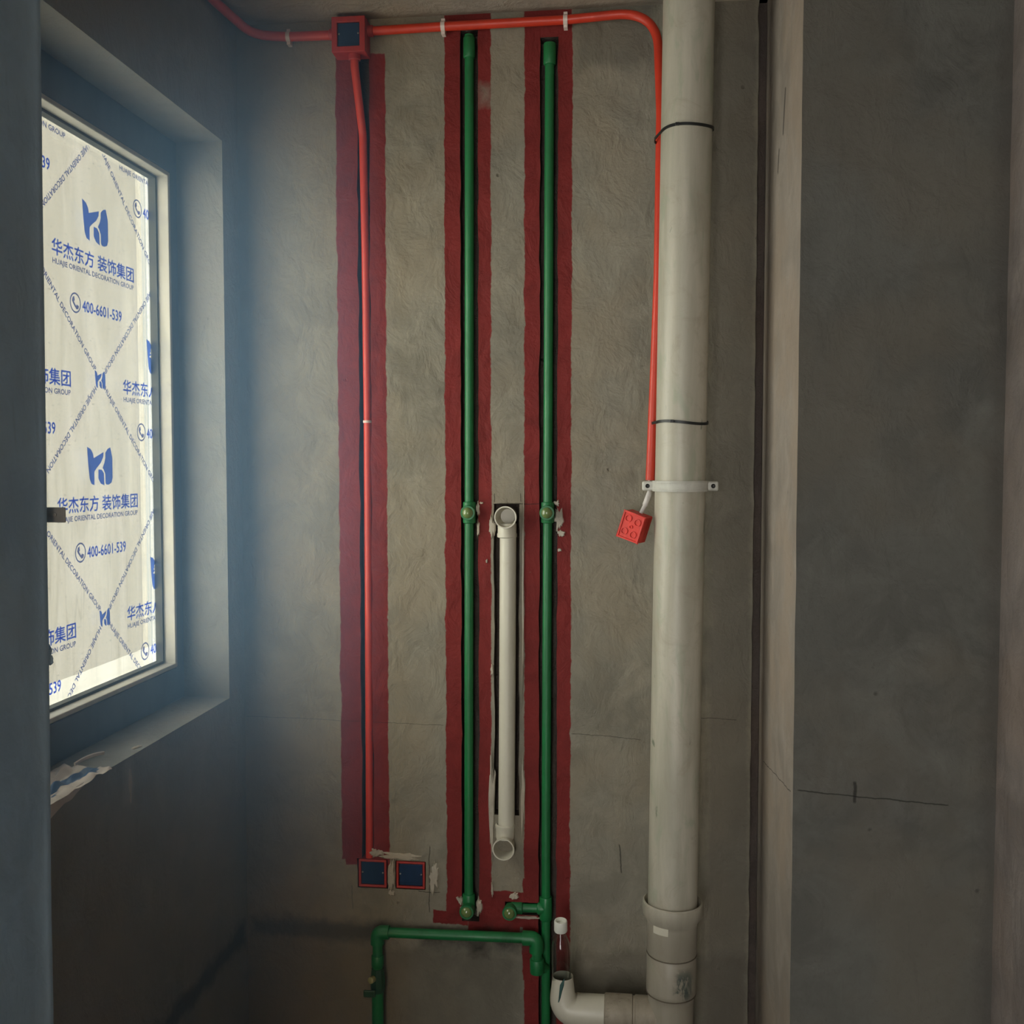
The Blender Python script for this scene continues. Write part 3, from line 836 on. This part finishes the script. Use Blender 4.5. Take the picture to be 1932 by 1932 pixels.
# dangling socket box
dz_ = thing('socket_box', (.0104, -.12, 1.3514), 'small red plastic box dangling tilted below the red conduit end', 'electrical box')
bm = BM()
w, h, d = .054, .064, .048
box(bm, -w/2, w/2, -d/2, d/2, -h/2, h/2)
M['redbright'] = plastic('bright_red_box_plastic', (.72, .045, .030, 1), .4, .3, None, 0, 60)
body = obj('box_shell', bm, M['redbright'], None, bevel=.003)
body.data.transform(Matrix.Identity(4))
body.parent = dz_
# raised rim and bosses on the front
bm = BM()
for (x, z, r_) in ((-.012, .017, .0085), (.012, .014, .0085), (-.013, -.014, .0085), (.010, -.016, .0085), (0, 0, .004)):
    lathe(bm, (x, -d/2, z), (0, -1, 0), [(0, r_), (.0022, r_), (.0022, r_*.75), (-.0002, r_*.7), (-.0002, 0)], 20)
kn = obj('knockout_ring', bm, M['redbright'], None, smooth=True); kn.parent = dz_
bm = BM()
for x in (-w/2+.002, w/2-.002): box(bm, x-.002, x+.002, -d/2-.0025, -d/2+.001, -h/2, h/2)
for z in (-h/2+.002, h/2-.002): box(bm, -w/2, w/2, -d/2-.0025, -d/2+.001, z-.002, z+.002)
rm = obj('front_rim', bm, M['redbright'], None, bevel=.001); rm.parent = dz_
dz_.rotation_euler = (0, math.radians(18), math.radians(-22))
cw = thing('wire', (.04, -.105, 1.44), 'short white taped wire linking conduit end and dangling red box', 'wire')
bm = BM()
sweep(bm, fillet([(.0440, -.108, 1.470), (.042, -.108, 1.430), (.034, -.112, 1.405), (.0245, -.118, 1.383), (.020, -.119, 1.372)], .02, 6), [.0035]*3+[.0055]*100, 14) if False else None
pth = fillet([(.0440, -.108, 1.462), (.0430, -.112, 1.428), (.033, -.116, 1.400), (.0235, -.120, 1.3815)], .03, 6)
sweep(bm, pth, [.0042+.0022*math.sin(PI*i/(len(pth)-1)) for i in range(len(pth))], 14)
obj('wire_sleeve', bm, M['wire'], cw, smooth=True)

# ------------------------------------------------------------------ green water pipes
def outlet(parent, x, z, r=.0165, plug='greenplug', y=.004):
    """boss facing the room with threaded brass ring and plug"""
    bm = BM(); lathe(bm, (x, y, z), (0, -1, 0), [(0, .015), (.010, r), (.030, r+.002), (.034, r+.001), (.034, .0135), (.028, .0130)], 30)
    b = obj('outlet_boss', bm, M['green'], parent, smooth=True)
    bm = BM(); lathe(bm, (x, y-.028, z), (0, -1, 0), [(0, .0135), (.006, .0135), (.010, .011), (.013, .006), (.0145, 0)], 26)
    p = obj('threaded_plug', bm, M[plug], b, smooth=True); p['label'] = 'glossy olive plug in the outlet'
def coupler(parent, a, b, r=.0158):
    bm = BM(); A, B_ = Vector(a), Vector(b); L = (B_-A).length
    lathe(bm, A, B_-A, [(0, .0115), (.001, r-.001), (.003, r), (L-.003, r), (L-.001, r-.001), (L, .0115)], 26)
    return obj('fitting', bm, M['green'], parent, smooth=True)
GYc = .003
g1 = thing('water_pipe', (-.396, GYc, .37), 'green water riser in the middle red band with two outlets', 'pipe')
bm = BM(); sweep(bm, [(-.3935, GYc, 2.53), (-.3940, GYc, 2.2), (-.3955, GYc, 1.5), (-.3975, GYc, 1.0), (-.3990, GYc, .375)], .0112, 22)
obj('tube', bm, M['green'], g1, smooth=True)
coupler(g1, (-.3937, GYc, 2.475), (-.3935, GYc, 2.525), .0142)
coupler(g1, (-.3955, GYc, 1.348), (-.3955, GYc, 1.402)); outlet(g1, -.3950, 1.3755)
coupler(g1, (-.3990, GYc, .365), (-.3990, GYc, .415)); outlet(g1, -.4000, .3800)
g2 = thing('water_pipe', (-.2, GYc, .1), 'green water riser in the right red band with a short side branch', 'pipe')
bm = BM(); sweep(bm, [(-.1985, GYc, 2.50), (-.1995, GYc, 2.2), (-.2010, GYc, 1.5), (-.2030, GYc, 1.0), (-.2045, GYc, .5), (-.2040, GYc, -.0)], .0112, 22)
obj('tube', bm, M['green'], g2, smooth=True)
coupler(g2, (-.1985, GYc, 2.45), (-.1985, GYc, 2.502), .0150)
coupler(g2, (-.2015, GYc, 1.350), (-.2015, GYc, 1.402)); outlet(g2, -.2010, 1.3765)
coupler(g2, (-.2045, GYc, .357), (-.2045, GYc, .417))
bm = BM(); sweep(bm, [(-.204, GYc, .386), (-.294, GYc, .384)], .0112, 20)
obj('branch_tube', bm, M['green'], g2, smooth=True)
coupler(g2, (-.226, GYc, .386), (-.205, GYc, .386)); coupler(g2, (-.292, GYc, .384), (-.262, GYc, .385)); outlet(g2, -.2925, .3825)
g3 = thing('water_pipe', (-.42, -.032, .32), 'green pipe run with elbows crossing level in front of the wall foot', 'pipe')
HY = -.034
bm = BM(); sweep(bm, fillet([(-.6255, HY, .225), (-.6255, HY, .3205), (-.2245, HY, .3255), (-.2230, HY, .262), (-.206, -.012, .240)], {1: .012, 2: .018, 3: .02}, 6), .0125, 22)
obj('tube', bm, M['green'], g3, smooth=True)
def elbow(parent, p, da, db, L=.03, r=.0172):
    bm = BM(); P = Vector(p); A = P+Vector(da)*L; B_ = P+Vector(db)*L
    pts = fillet([A, P, B_], .016, 8)
    sweep(bm, pts, [r]*len(pts), 26)
    obj('elbow', bm, M['green'], parent, smooth=True, bevel=.0)
elbow(g3, (-.6255, HY, .3205), (1, 0, .012), (0, 0, -1), .030)
elbow(g3, (-.2245, HY, .3255), (-1, 0, -.012), (0, 0, -1), .034, .0180)
coupler(g3, (-.2228, HY, .238), (-.2235, HY, .275), .0175)
coupler(g3, (-.6257, HY, .232), (-.6255, HY, .262), .0155)
bm = BM(); sweep(bm, [(-.6258, HY, .175), (-.6262, HY, .0)], .0150, 22)
obj('tube', bm, M['green'], g3, smooth=True)
vb = BM(); lathe(vb, (-.6257, HY, .168), (0, 0, 1), [(0, 0), (0, .017), (.012, .019), (.03, .019), (.045, .0175), (.060, .0155), (.062, 0)], 8)
M['darkgreen'] = plastic('dark_bottle_green_valve', (.02, .075, .035, 1), .4, .4)
v_ = obj('valve_body', vb, M['darkgreen'], g3); v_['label'] = 'dark green stop valve body'
bm = BM(); lathe(bm, (-.632, HY-.012, .207), (-.35, -1, .1), [(0, .008), (.016, .008), (.018, .005), (.018, 0)], 18)
s_ = obj('valve_stem', bm, M['brass'], g3, smooth=True); s_['label'] = 'brass valve stem'
bm = BM(); box(bm, -.654, -.624, HY-.034, HY-.028, .168, .186)
obj('valve_handle', bm, M['darkgreen'], g3, bevel=.003)

# ------------------------------------------------------------------ white drain in the middle chase
dp = thing('drain_pipe', (-.30, .006, .5), 'white drain pipe in the middle chase with open elbow at each end', 'pipe')
DYc = -.002
bm = BM(); sweep(bm, [(-.2985, DYc, 1.345), (-.3005, DYc, .95), (-.3030, DYc, .57)], .0205, 32)
obj('tube', bm, M['white'], dp, smooth=True)
def socket(zc_, xc, sgn):
    bm = BM(); lathe(bm, (xc, DYc+.022, zc_), (0, -1, 0), [(-.004, 0), (-.004, .018), (.0, .0235), (.030, .0240), (.050, .0268), (.057, .0275), (.060, .0270), (.060, .0243), (.055, .0235), (.02, .0205), (.006, .0180), (.004, 0)], 40)
    obj('open_elbow', bm, M['white'], dp, smooth=True)
    bm = BM(); a = zc_-sgn*.016; b = zc_-sgn*.052
    lathe(bm, (xc, DYc, a), (0, 0, -sgn), [(0, .0225), (.004, .0232), (.024, .0232), (.026, .0245), (.034, .0245), (.036, .0205)], 36)
    obj('collar', bm, M['white'], dp, smooth=True)
socket(1.3655, -.3010, 1); socket(.5470, -.3062, -1)

# ------------------------------------------------------------------ haze volume added to stand in for the lens veil
t = NT('bluish_veil_haze')
vsn = t.n('ShaderNodeVolumeScatter'); vsn.inputs['Color'].default_value = (.32, .60, 1, 1)
vsn.inputs['Density'].default_value = HAZE; vsn.inputs['Anisotropy'].default_value = .2
t.l(vsn.outputs[0], t.out.inputs['Volume'])
bm = BM(); box(bm, XL+.002, -.56, -2.0, -.01, .01, ZT-.06)
tag(obj('veil_haze', bm, t.m), 'faint bluish haze added for the lens veil beside the window', 'haze', kind='stuff')

# ------------------------------------------------------------------ things on the sill and the pier
M['sheet'] = plastic('creased_pale_wrapper', (.60, .54, .49, 1), .4, .25, (.35, .30, .28, 1), .5, 30)
M['sheetblue'] = plastic('blue_wrapper_print', (.04, .11, .24, 1), .35, .3)
sh = thing('plastic_wrapper', (-1.0, -.78, .92), 'creased white and blue plastic wrapper lying on the window sill corner', 'wrapper')
bm = BM(); na, nb = 28, 20
def wp(a, b):
    # a along y (0 near frame corner right, 1 left), b across x
    y = -.695-.33*a; x = -1.050+.080*b+.0-.022*(1-a)*(1-b)
    z = .923+.010*abs(nz(a*5, b*4, 2))+.014*max(0, nz(a*9, b*7, 7))
    ov = x-(XL+.004)
    if b > .92: x += .004
    return x, y, z
g = [[bm.verts.new(wp(a/na, b/nb)) for b in range(nb+1)] for a in range(na+1)]
for a in range(na):
    for b in range(nb):
        f = bm.faces.new((g[a][b], g[a+1][b], g[a+1][b+1], g[a][b+1]))
        u = b/nb-.1*math.sin(a*.5)
        f.material_index = 1 if .50 < u < .80 and a < 20 else 0
obj('sheet', bm, [M['sheet'], M['sheetblue']], sh, smooth=True)
# flap hanging over the edge
bm = BM(); na = 12
for a in range(na):
    pass
rows = []
for a in range(na+1):
    s = a/na; y = -.76-.26*s
    drop_ = .004+.030*max(0, (s-.1))**.6+.02*max(0, nz(s*6, 1, 1)) + (.018 if s > .35 else 0)*min(1, (s-.35)*3)
    rows.append([bm.verts.new((-.990, y, .926)), bm.verts.new((XL+.004, y, .925)), bm.verts.new((XL+.007, y, .925-drop_*.6)), bm.verts.new((XL+.005+.006*nz(s*7, 2, 2), y-.004, .925-drop_))])
for a_, b_ in zip(rows, rows[1:]):
    for k in range(3): bm.faces.new((a_[k], a_[k+1], b_[k+1], b_[k]))
obj('hanging_flap', bm, M['sheet'], sh, smooth=True)
bm = BM(); pts = []
for k in range(15):
    s = k/14; pts.append((-1.012+.016*s, -.745+.075*s, .945+.004*math.sin(s*PI)))
sweep(bm, pts, .0035, 8, flat=.6)
obj('rolled_edge', bm, M['sheet'], sh, smooth=True)
bm = BM()
for k in range(5):
    x, y = (-.996+.0015*k, -.553+.004*k)
    lathe(bm, (x, y, .920), (0, 0, 1), [(0, .0045), (.002, .004), (.004+.001*(k % 2), 0)], 7)
obj('mortar_crumb', bm, M['patch'])
tag(bpy.data.objects['mortar_crumb'], 'small pale mortar crumb on the bare window sill', 'crumb')

tb = thing('metal_tab', (-.79, -1.17, 1.4276), 'small grey metal tab with screw jutting from the pier edge in front of the window', 'bracket')
bm = BM(); box(bm, -.815, -.7725, -1.172, -1.169, 1.4165, 1.4375)
obj('plate', bm, M['metal'], tb, bevel=.001)
bm = BM(); lathe(bm, (-.787, -1.172, 1.4275), (0, -1, 0), [(0, .003), (.0015, .0027), (.002, 0)], 14)
obj('screw', bm, M['metal'], tb, smooth=True)
bm = BM(); blob(bm, 0, 0, .024, .032, 0, .009, 3)
lm = obj('mortar_lump', bm, M['pier']); lm.location = (-.798, -1.186, 1.232)
lm.rotation_euler = (0, 0, math.radians(60))
tag(lm, 'rough grey mortar lump on the pier nosing below the metal tab', 'mortar')
